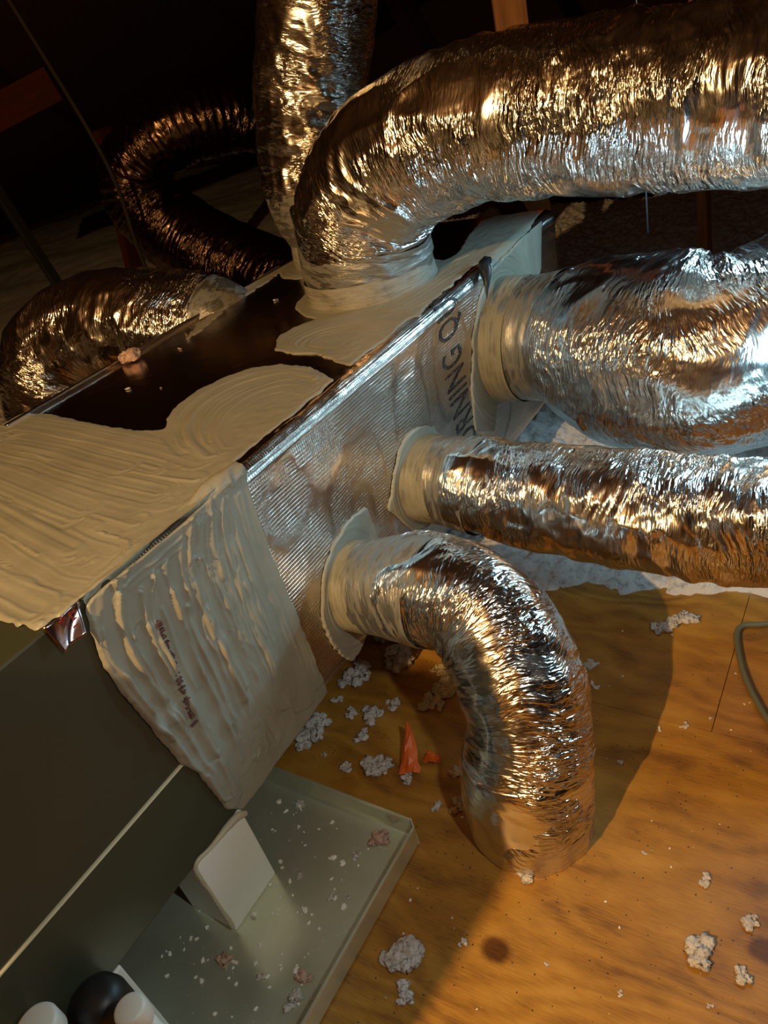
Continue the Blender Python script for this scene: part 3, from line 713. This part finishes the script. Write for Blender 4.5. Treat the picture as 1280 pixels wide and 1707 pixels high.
# --- C: short duct bending down to the floor
dC = thing('flexible_duct', (-.475, .75, 0), 'short foil flex duct that bends down from the plenum into the plywood floor', 'flexible duct', None)
ring_sheet(dC, .965, .372, .075, .128, [(620, 842), (585, 868), (556, 905), (540, 950), (534, 1010), (541, 1062), (560, 1090), (585, 1106), (600, 1085), (612, 1055), (640, 1030), (640, 900)], 21)
link('collar', tube([(-.95, .965, .378, .106), (-.915, .965, .381, .105), (-.875, .964, .386, .103)], step=.004, wr=.6, crump=.4, lump=.6, seed=31), M_COLLAR, dC)
smear(dC, 'mastic_sleeve', [(-.885, .965, .385, .1025), (-.85, .964, .392, .107), (-.80, .962, .402, .113), (-.75, .959, .409, .118), (-.715, .955, .411, .1185)], seed=32)
link('foil_jacket', tube([(-.79, .962, .402, .107), (-.72, .958, .412, .115), (-.64, .945, .408, .117), (-.570, .918, .374, .117), (-.522, .880, .312, .117), (-.500, .842, .235, .117), (-.498, .808, .150, .118), (-.503, .785, .060, .120), (-.508, .79, -.015, .120)],
                         step=.0036, wr=.8, crump=1.25, lump=1.0, seed=33), M_FOIL, dC)
link('foil_tape', tube([(-.4985, .815, .185, .108), (-.4985, .812, .172, .1245), (-.5025, .792, .09, .1255), (-.507, .792, .012, .1250)], step=.004, wr=.45, crump=.3, lump=.6, seed=34), M_FOIL_TAPE, dC)
# --- B: middle duct
dB = thing('flexible_duct', (-.5, 1.28, .3), 'middle right foil flex duct running level from the plenum to the right edge', 'flexible duct', None)
ring_sheet(dB, 1.315, .440, .085, .135, [(735, 703), (700, 715), (672, 748), (656, 790), (650, 850), (668, 868), (700, 870), (700, 730)], 22)
link('collar', tube([(-.95, 1.315, .440, .108), (-.91, 1.314, .440, .108), (-.865, 1.312, .440, .106)], step=.004, wr=.6, crump=.4, lump=.6, seed=41), M_COLLAR, dB)
smear(dB, 'mastic_sleeve', [(-.875, 1.312, .440, .1055), (-.84, 1.31, .440, .109), (-.80, 1.306, .440, .114), (-.765, 1.304, .438, .1165)], seed=42)
link('foil_jacket', tube([(-.815, 1.307, .440, .106), (-.77, 1.303, .440, .114), (-.65, 1.297, .432, .118), (-.50, 1.292, .425, .121), (-.34, 1.288, .422, .121), (-.18, 1.287, .425, .121), (-.02, 1.29, .43, .121), (.12, 1.30, .43, .121)],
                         step=.0038, wr=1.0, crump=1.1, lump=.9, seed=43), M_FOIL, dB)
# --- A: big duct on the right
dA = thing('flexible_duct', (-.4, 1.8, .3), 'fat bulging foil flex duct at the right, above the level middle duct', 'flexible duct', None)
ring_sheet(dA, 1.885, .565, .14, .195, [(822, 442), (808, 460), (800, 490), (791, 560), (787, 640), (792, 720), (830, 720), (850, 520), (890, 480), (906, 450), (903, 360), (880, 385), (850, 415)], 23, .0032, e=.32)
link('collar', tube([(-.95, 1.885, .560, .178), (-.90, 1.884, .560, .177), (-.86, 1.882, .560, .176)], step=.005, wr=.6, crump=.4, lump=.6, seed=51), M_COLLAR, dA)
smear(dA, 'mastic_sleeve', [(-.88, 1.883, .560, .1745), (-.82, 1.880, .562, .173), (-.76, 1.872, .566, .178), (-.72, 1.865, .570, .182)], seed=52)
link('foil_jacket', tube([(-.75, 1.870, .568, .176), (-.69, 1.845, .565, .206), (-.58, 1.800, .562, .232), (-.45, 1.755, .560, .242), (-.33, 1.740, .568, .238), (-.24, 1.765, .600, .214), (-.15, 1.82, .645, .200), (-.03, 1.88, .675, .202), (.10, 1.93, .69, .202), (.3, 1.97, .69, .200)],
                         step=.0045, wr=.9, crump=1.2, lump=1.6, seed=53), M_FOIL, dA)
# --- D: big duct that leaves the top and turns right
dD = thing('flexible_duct', (-1.243, 1.735, ZT), 'biggest foil flex duct, arching from the plenum top to the upper right', 'flexible duct', None)
link('collar', tube([(-1.243, 1.735, ZT - .005, .190), (-1.243, 1.735, ZT + .03, .186), (-1.243, 1.735, ZT + .06, .183)], step=.005, wr=.8, crump=.4, lump=.7, seed=61), M_COLLAR_TOP, dD)
smear(dD, 'mastic_sleeve', [(-1.243, 1.735, ZT + .045, .178), (-1.240, 1.733, ZT + .09, .183), (-1.23, 1.73, ZT + .14, .185), (-1.217, 1.728, ZT + .175, .187)], m=M_SLEEVE, seed=62)
link('foil_jacket', tube([(-1.235, 1.732, ZT + .125, .178), (-1.218, 1.728, .960, .182), (-1.155, 1.722, 1.045, .180), (-1.05, 1.715, 1.110, .175), (-.93, 1.71, 1.140, .172), (-.78, 1.71, 1.148, .169), (-.60, 1.72, 1.135, .168), (-.42, 1.735, 1.118, .169), (-.22, 1.75, 1.103, .170), (0, 1.76, 1.095, .170), (.25, 1.77, 1.09, .170)],
                         step=.0042, wr=1.3, crump=1.0, lump=.9, seed=63), M_FOIL, dD)
# --- E: duct behind it, straight up
dE = thing('flexible_duct', (-1.60, 2.08, ZT), 'foil flex duct standing up behind the biggest duct and leaving the top of the photo', 'flexible duct', None)
link('collar', tube([(-1.60, 2.08, ZT - .005, .150), (-1.60, 2.08, ZT + .05, .146), (-1.60, 2.08, ZT + .09, .144)], step=.005, wr=.4, crump=.2, lump=.5, seed=71), M_COLLAR_TOP, dE)
smear(dE, 'mastic_sleeve', [(-1.60, 2.08, ZT + .08, .146), (-1.60, 2.08, ZT + .13, .168), (-1.60, 2.08, ZT + .18, .176), (-1.60, 2.08, ZT + .24, .178)], m=M_SLEEVE, seed=72)
link('foil_jacket', tube([(-1.60, 2.08, ZT + .165, .165), (-1.60, 2.08, 1.04, .172), (-1.585, 2.085, 1.14, .176), (-1.545, 2.09, 1.26, .176), (-1.50, 2.095, 1.38, .173), (-1.45, 2.10, 1.50, .170), (-1.42, 2.10, 1.65, .170), (-1.40, 2.10, 1.9, .170)],
                         step=.0048, wr=1.1, crump=1.0, lump=1.1, seed=73), M_FOIL, dE)
# --- F: duct to the left
dF = thing('flexible_duct', (-1.9, 1.66, .4), 'bright foil flex duct leaving the far side of the plenum to the left edge', 'flexible duct', None)
smear(dF, 'mastic_sleeve', [(-1.79, 1.70, .590, .150), (-1.83, 1.695, .635, .165), (-1.87, 1.685, .680, .178), (-1.92, 1.672, .708, .187)], m=M_SLEEVE, seed=82)
link('foil_jacket', tube([(-1.89, 1.68, .702, .176), (-1.98, 1.655, .730, .188), (-2.12, 1.62, .755, .190), (-2.30, 1.575, .765, .192), (-2.46, 1.53, .735, .190), (-2.54, 1.48, .65, .188), (-2.565, 1.44, .52, .184), (-2.57, 1.41, .38, .182), (-2.57, 1.38, .2, .182)],
                         step=.0045, wr=1.0, crump=1.1, lump=1.0, seed=83), M_FOIL, dF)
# --- G: dim duct behind
dG = thing('flexible_duct', (-2.3, 2.4, .5), 'dim dark foil flex duct curving up into the dark behind the left duct', 'flexible duct', None)
link('foil_jacket', tube([(-1.82, 2.22, .60, .15), (-2.0, 2.27, .62, .165), (-2.22, 2.34, .67, .175), (-2.45, 2.38, .75, .178), (-2.64, 2.40, .85, .172), (-2.77, 2.40, .97, .166), (-2.82, 2.40, 1.08, .160), (-2.79, 2.42, 1.17, .155), (-2.68, 2.48, 1.24, .15), (-2.54, 2.60, 1.27, .145), (-2.44, 2.78, 1.24, .14), (-2.42, 3.0, 1.15, .14)],
                         step=.0055, wr=1.2, crump=.8, lump=.9, seed=93, pitch=.03), M_FOIL_DIM, dG)
# --- H: low duct at the left edge, mostly hidden
dH = thing('flexible_duct', (-2.3, .9, .3), 'low foil flex duct peeking out in the dark beside the cabinet at the left edge', 'flexible duct', None)
link('foil_jacket', tube([(-1.83, 1.02, .56, .10), (-1.98, 1.03, .55, .12), (-2.2, 1.0, .52, .125), (-2.42, .92, .46, .125), (-2.6, .8, .40, .125), (-2.75, .6, .36, .125)], step=.006, wr=1, crump=1, lump=1, seed=103), M_FOIL_DIM, dH)

# hangers
o = link('hanger_wire', cord([(-.62, 2.25, .72), (-.62, 2.26, 1.6), (-.62, 2.26, 2.9)], .0022), M_WIRE); tag(o, 'thin bluish hanger wire dropping behind the two big right-hand ducts', 'wire')
pS = [ (-2.62, 2.12, .60), (-2.60, 2.10, .90), (-2.66, 2.16, 1.25), (-2.9, 2.2, 1.9), (-3.1, 2.2, 2.6)]
o = link('hanger_strap', cord(pS, .008), M_DARKSTRAP); tag(o, 'dark support strap hanging beside the dim duct at upper left', 'strap')

# ================================================================== BLOCKS
b1 = thing('support_block', (-1.0, .415, .004), 'white foam support block under the cabinet corner, standing in the pan', 'support block')
box('foam_body', (-1.065, .352, .004), (XS + .001, .480, ZB), M_WHITE, b1, .004)
o = link('mastic_edge', tube([(XS - .001, .351, .02, .0035), (XS - .001, .351, .12, .0045), (XS, .351, .217, .005), (XS + .001, .40, .219, .006), (XS + .002, .46, .216, .009), (XS, .485, .20, .006)], step=.002, wr=.2, crump=.25, lump=.2, seed=7), M_MASTIC_CREAM, b1)
o['label'] = 'cream mastic bead along the block edges'
b2 = thing('support_block', (-1.0, .1, .004), 'pale support block under the cabinet beside the black pipe cover', 'support block')
box('foam_body', (-1.06, .105, .0045), (XS + .001, .170, ZB - .0005), M_WHITE, b2, .003)

# ================================================================== CONDENSATE STUBS
def stub(px, py, z, rad, label):
    p = on(2, z, px, py); x, y = p[0], p[1]
    t = thing('capped_drain_pipe', (x, y, .03), label, 'pipe', None)
    bm = bmesh.new(); bmesh.ops.create_cone(bm, cap_ends=True, segments=40, radius1=rad * .82, radius2=rad * .82, depth=z - .04, matrix=Matrix.Translation((x, y, .03 + (z - .04) / 2)))
    link('pipe', from_bm(bm), M_PVC, t)
    bm = bmesh.new()
    prof = [(0, z), (rad * .80, z), (rad * .93, z - .0015), (rad, z - .006), (rad, z - .034), (rad * .96, z - .036), (rad * .82, z - .036)]
    rings = []
    for r_, zz in prof[1:]: rings.append([bm.verts.new((x + r_ * math.cos(2 * PI * k / 40), y + r_ * math.sin(2 * PI * k / 40), zz)) for k in range(40)])
    bm.faces.new(rings[0])
    for A, B in zip(rings[:-1], rings[1:]):
        for k in range(40): bm.faces.new((A[k], B[k], B[(k + 1) % 40], A[(k + 1) % 40]))
    bmesh.ops.recalc_face_normals(bm, faces=bm.faces)
    link('cap', from_bm(bm), M_PVC, t)
    # small drilled hole mark on the cap side
    a = math.radians(-55); bm = bmesh.new()
    bmesh.ops.create_cone(bm, cap_ends=True, segments=16, radius1=.0028, radius2=.0028, depth=.002, matrix=Matrix.Translation((x + rad * math.cos(a), y + rad * math.sin(a), z - .016)) @ Matrix.Rotation(a, 4, 'Z') @ Matrix.Rotation(PI / 2, 4, 'Y'))
    link('plug_hole', from_bm(bm), M_BLACK, t)
stub(214, 1680, .36, .0225, 'white capped plastic drain pipe standing right of the other capped pipe')
stub(58, 1706, .36, .030, 'white capped plastic drain pipe at the bottom edge, left of the smaller one')
def rubber_cover(px, py, z, rad, h_, label):
    p = on(2, z, px, py); bm = bmesh.new()
    prof = [(rad * .05, z), (rad * .55, z - .004), (rad * .85, z - .014), (rad, z - .035), (rad * 1.0, z - h_), (rad * .8, z - h_ - .004)]
    rings = [[bm.verts.new((p[0] + r_ * math.cos(2 * PI * k / 40), p[1] + r_ * math.sin(2 * PI * k / 40), zz)) for k in range(40)] for r_, zz in prof]
    bm.faces.new(rings[0]); bm.faces.new(rings[-1][::-1])
    for A, B in zip(rings[:-1], rings[1:]):
        for k in range(40): bm.faces.new((A[k], B[k], B[(k + 1) % 40], A[(k + 1) % 40]))
    bmesh.ops.recalc_face_normals(bm, faces=bm.faces)
    o = link('pipe_insulation', from_bm(bm), M_BLACK); return tag(o, label, 'pipe insulation')
rubber_cover(152, 1652, .30, .041, .27, 'black rounded pipe insulation between the two white capped pipes')
rubber_cover(22, 1668, .32, .044, .28, 'brownish black rounded pipe insulation in the bottom left corner')

# foil tape flap with red print at the cabinet edge
tp = [on(0, XS, *q) for q in [(68, 1046), (132, 1000), (130, 1052), (98, 1084)]]
n_ = 14; V = []
for i in range(n_):
    for j in range(n_):
        a, b = i / (n_ - 1), j / (n_ - 1)
        p = (tp[0] * (1 - a) + tp[1] * a) * (1 - b) + (tp[3] * (1 - a) + tp[2] * a) * b
        V.append((p[0] + .004 + .012 * b * b + .004 * math.sin(a * 5 + b * 3), p[1], p[2]))
Fc = [(i * n_ + j, (i + 1) * n_ + j, (i + 1) * n_ + j + 1, i * n_ + j + 1) for i in range(n_ - 1) for j in range(n_ - 1)]
tf = link('foil_tape_flap', mesh_np(V, Fc), mat('red_tinted_foil', (.42, .30, .29), .22, 1.0)); sm = tf.modifiers.new('s', 'SOLIDIFY'); sm.thickness = .0006
tag(tf, 'loose foil tape end with red print hanging from the cabinet top edge', 'tape')
bm = bmesh.new()
for (px_, py_, dx, dz) in ((104, 1033, .011, .0022), (104, 1033, .0022, .011), (122, 1020, .009, .002), (124, 1032, .008, .002), (127, 1042, .008, .002), (118, 1026, .002, .012)):
    p = on(0, XS + .012, px_, py_); box_bm(bm, (p[0] - .0006, p[1] - dx / 2, p[2] - dz / 2), (p[0] + .001, p[1] + dx / 2, p[2] + dz / 2), .0003, None, 1)
link('red_print', from_bm(bm), M_RED, tf, False)

# black folded marking near the far top edge of the plenum
q = on(2, ZT + .012, 806, 440)
o = link('black_tape_fold', tube([(q[0] - .01, q[1] + .05, q[2] - .006, .012), (q[0], q[1], q[2] - .004, .017), (q[0] + .016, q[1] - .03, q[2] - .03, .012), (q[0] + .022, q[1] - .06, q[2] - .075, .004)], step=.003, wr=.6, crump=1.0, lump=.3, seed=77), M_BLACKFOLD, ple)

# ================================================================== CABLE
pc = [on(2, .010, *q) for q in [(1420, 1030), (1340, 1034), (1272, 1041), (1240, 1043), (1229, 1056), (1232, 1090), (1243, 1130), (1262, 1170), (1290, 1215), (1330, 1270)]]
o = link('cable', cord(pc, .0072, 12), M_CORD); tag(o, 'grey-green cable bent in a hook on the plywood at the right edge', 'cable')

# ================================================================== LITTER
def clump_mesh(seed, size, n=14, flat=.45, spread=1.0, sub=3):
    rs = random.Random(seed); bm = bmesh.new()
    for i in range(n):
        r = size * rs.uniform(.18, .42); a = rs.uniform(0, 2 * PI); d = size * rs.uniform(0, .75) * spread
        m = Matrix.Translation((d * math.cos(a), d * math.sin(a) * .8, r * flat * .8)) @ Matrix.Rotation(rs.uniform(0, 3), 4, 'Z') @ Matrix.Diagonal((rs.uniform(.7, 1.3), rs.uniform(.6, 1), flat * rs.uniform(.7, 1.2), 1))
        bmesh.ops.create_icosphere(bm, subdivisions=sub, radius=r, matrix=m)
    V = np.array([v.co[:] for v in bm.verts]); k = 1 / size
    nx = noise(V[:, 0] * 3 * k, V[:, 1] * 3 * k, V[:, 2] * 3 * k, seed); ny = noise(V[:, 0] * 6 * k, V[:, 1] * 6 * k, V[:, 2] * 6 * k, seed + 1); nz = noise(V[:, 0] * 13 * k, V[:, 1] * 13 * k, V[:, 2] * 13 * k, seed + 2)
    V2 = V * (1 + .16 * nx + .12 * ny)[:, None] + np.stack([nz, noise(V[:, 0] * 22 * k, V[:, 1] * 22 * k, V[:, 2] * 22 * k, seed + 3), np.abs(nz)], 1) * size * .11
    V2[:, 2] = np.maximum(V2[:, 2], 0.0004)
    for v, p in zip(bm.verts, V2): v.co = p
    return from_bm(bm)
def clump(px, py, wpx, label, m=None, z=0.0, n=14, group=None, seed=None, axis=2, flat=.45, name='insulation_tuft'):
    p = on(axis, z, px, py); depth = (RW.T @ (p - CAM))[2]; size = wpx * depth / F / 2
    sd_ = seed if seed is not None else int(px * 7 + py)
    o = link(name, clump_mesh(sd_, size, n, flat, sub=3 if wpx > 30 else 2), m or M_INS); o.location = p; o.rotation_euler.z = (sd_ % 63) / 10
    return tag(o, label, 'insulation tuft', group)
LG = 'grey-white insulation tufts on the plywood beside the plenum'
for (x, y, w_, l) in [
    (670, 1592, 90, 'large grey-pink insulation tuft on the plywood below the pan corner'),
    (676, 1660, 44, 'thin insulation scrap just below the large grey-pink tuft'),
    (522, 1215, 76, 'broad grey insulation tuft on the floor beside the mastic-coated plenum end'),
    (503, 1245, 34, 'small grey tuft touching the plenum end near the pan'),
    (598, 1125, 60, 'grey tuft beneath the lower tip of the grey mastic flange'),
    (575, 1140, 34, 'small grey tuft left of the tuft under the mastic flange'),
    (668, 1100, 74, 'grey tuft in shade under the bend of the short duct'),
    (650, 1062, 60, 'bluish insulation tuft tucked right beneath the short duct sleeve'),
    (656, 1175, 40, 'pinkish grey tuft midway between plenum and short duct'),
    (620, 1195, 52, 'grey tuft in the middle of the shaded floor patch'),
    (585, 1190, 32, 'small light tuft left of the middle floor tuft'),
    (562, 1168, 30, 'tiny tuft close to the plenum bottom edge'),
    (604, 1228, 38, 'flat pale tuft above the pan far rim'),
    (632, 1280, 62, 'oval grey tuft on the floor just beyond the pan rim, beside the orange scrap'),
    (578, 1282, 34, 'small grey tuft on the floor just beyond the pan rim'),
    (541, 1258, 18, 'dot-like pale tuft near the far rim of the pan'),
    (681, 1300, 34, 'pinkish tuft directly below the orange scrap'),
    (728, 1342, 30, 'tiny pale tuft between the orange scrap and the short duct base'),
    (1108, 1048, 50, 'white tuft lying in front of the insulation edge at right'),
    (1140, 1030, 46, 'white tuft attached to the insulation edge at right'),
    (1142, 1212, 26, 'round white tuft on the floor seam'),
    (1186, 1198, 16, 'tiny white tuft right of the round one on the seam'),
    (985, 1110, 36, 'dim tuft right of the short duct in its shadow'),
    (990, 1145, 26, 'small dim tuft below the other dim tuft in the duct shadow'),
    (1098, 1218, 16, 'white sliver at the shadow boundary on the floor'),
    (772, 1570, 24, 'small white tuft left of the dark knot'),
    (1170, 1589, 66, 'long white tuft near the lower right corner'),
    (1248, 1540, 40, 'white tuft above right of the long white tuft'),
    (1237, 1634, 42, 'rounded white tuft at the lower right, below the long one'),
    (1178, 1468, 30, 'faint pale tuft on bare plywood at the right'),
    (1033, 1656, 16, 'little beige crumb of insulation at bottom centre right'),
    (1184, 1676, 14, 'little white crumb near the bottom right edge'),
    (912, 1607, 12, 'tiny reddish crumb right of the dark knot'),
    (1034, 1271, 12, 'tiny crumb in the duct shadow near its boundary'),
    (881, 1462, 44, 'tan tuft at the foot of the short duct'),
    (1074, 1423, 12, 'tiny pale crumb right of the short duct base'),
    ]:
    clump(x, y, w_, l, n=6 if w_ < 30 else (12 if w_ < 60 else 22))
for (x, y, w_, l) in [(765, 1290, 40, 'tan insulation packed left of the short duct base'), (768, 1345, 44, 'tan insulation packed low at the left foot of the short duct'), (742, 1150, 60, 'tan papery insulation piece under the inside bend of the short duct'),
                      (735, 1120, 36, 'small tan piece above the papery insulation under the duct bend'), (722, 1178, 52, 'lower tan papery insulation piece beside the orange scrap')]:
    clump(x, y, w_, l, M_TANFLUFF, n=12)
# in the pan
for (x, y, w_, l) in [(634, 1398, 54, 'pinkish insulation tuft in the pan corner'), (508, 1634, 40, 'pinkish tuft in the lower middle of the pan'), (372, 1603, 36, 'pinkish tuft near the dark reflection in the pan'),
                      (487, 1667, 46, 'white flat scrap near the lower end of the pan'), (497, 1340, 26, 'grey scrap in the dark part of the pan'), (552, 1495, 24, 'cream torn scrap in the middle of the pan'), (580, 1497, 16, 'white scrap right of the cream torn scrap'),
                      (420, 1527, 18, 'white sliver beside the support block'), (500, 1460, 16, 'brown-white sliver in the pan right of the block'), (435, 1630, 24, 'grey tuft in the lower left pan'), (595, 1428, 26, 'dark-edged tuft in the pan middle right')]:
    clump(x, y, w_, l, M_PINK if 'pink' in l else M_INS, z=.0045, n=9)
clump(221, 600, 56, 'beige-pink insulation tuft caught on the plenum left edge', M_PINK, z=ZT + .004, n=16, flat=.8)
clump(299, 582, 12, 'tiny orange-pink tuft on the dark plenum top', M_PINK, z=ZT + .001, n=4)
clump(214, 649, 14, 'small white crumb on the dark plenum top', M_INS, z=ZT + .001, n=4)
clump(462, 500, 14, 'pale crumb on the dark plenum top near the big duct collar', M_INS, z=ZT + .001, n=4)
clump(268, 647, 8, 'tiny white crumb right of the other on the plenum top', M_INS, z=ZT + .001, n=3)
# crumbs nobody could count
def crumbs(name, area, n, z, smin, smax, label, m, seed, dens=None):
    rs = random.Random(seed); bm = bmesh.new(); i = 0
    while i < n:
        x = rs.uniform(area[0], area[1]); y = rs.uniform(area[2], area[3]); i += 1
        r = smin + (smax - smin) * rs.random() ** 3
        mt = Matrix.Translation((x, y, z + r * .3)) @ Matrix.Rotation(rs.uniform(0, 3), 4, 'Z') @ Matrix.Diagonal((rs.uniform(.6, 1.6), rs.uniform(.5, 1), .5, 1))
        g = bmesh.ops.create_icosphere(bm, subdivisions=1, radius=r, matrix=mt)['verts']
        for v in g: v.co += Vector((rs.uniform(-1, 1), rs.uniform(-1, 1), rs.uniform(-.4, .4))) * r * .35
    o = link(name, from_bm(bm), m, None, False); return tag(o, label, 'debris', kind='stuff')
crumbs('white_crumbs', (-1.06, -.70, .10, .64), 300, .004, .0006, .0058, 'scattered white crumbs and flakes on the pan floor', M_CRUMB, 1)
crumbs('floor_crumbs', (-.66, .15, .2, 1.4), 90, 0, .0006, .0030, 'scattered pale crumbs on the plywood deck', M_CRUMB, 2)
crumbs('dirt_specks', (-.66, .1, .25, 1.1), 380, 0, .0005, .0016, 'scattered dark dirt specks on the plywood deck', mat('dirt', (.05, .02, .01), .9), 3)

# orange plastic scrap: a folded pointed leaf with a small flap
def leaf(pts, h, name, parent=None):
    bm = bmesh.new(); k = 9; c = [on(2, 0, *p) for p in pts]
    rows = []
    for i in range(k):
        t = i / (k - 1); a = c[0] * (1 - t) + c[1] * t; wv = (c[2] - c[3]) * (.12 + .88 * (1 - t) ** .7) * .62
        row = []
        for j in range(5):
            u = j / 4 - .5; row.append(bm.verts.new((a[0] + wv[0] * u, a[1] + wv[1] * u, .004 + h * t + .012 * (1 - (2 * u) ** 2) * (.4 + t) + .003 * math.sin(7 * t + 5 * u))))
        rows.append(row)
    for A, B in zip(rows[:-1], rows[1:]):
        for j in range(4): bm.faces.new((A[j], A[j + 1], B[j + 1], B[j]))
    for v in bm.verts: v.co += Vector((random.uniform(-1, 1), random.uniform(-1, 1), random.uniform(-.6, .6))) * .0022
    o = link(name, from_bm(bm), M_ORANGE, parent, False); md = o.modifiers.new('s', 'SOLIDIFY'); md.thickness = .0012; return o
o = leaf([(684, 1292), (690, 1238), (716, 1262), (660, 1262)], .052, 'plastic_scrap'); tag(o, 'bright orange folded plastic scrap on the floor beyond the pan', 'plastic scrap')
leaf([(712, 1262), (738, 1278), (735, 1255), (712, 1285)], .012, 'flap', o)

# repeats of one kind share a group
GR = {'flexible duct': 'foil flex ducts around the plenum', 'wooden beam': 'roof truss members behind the ducts', 'support block': 'blocks holding the cabinet off the pan',
      'pipe': 'capped drain pipes at the cabinet', 'pipe insulation': 'rubber pipe covers at the cabinet', 'insulation tuft': 'loose insulation tufts lying about', 'debris': 'fine crumbs and specks'}
for o in COL.objects:
    if not o.parent and o.get('category') in GR: o['group'] = GR[o['category']]
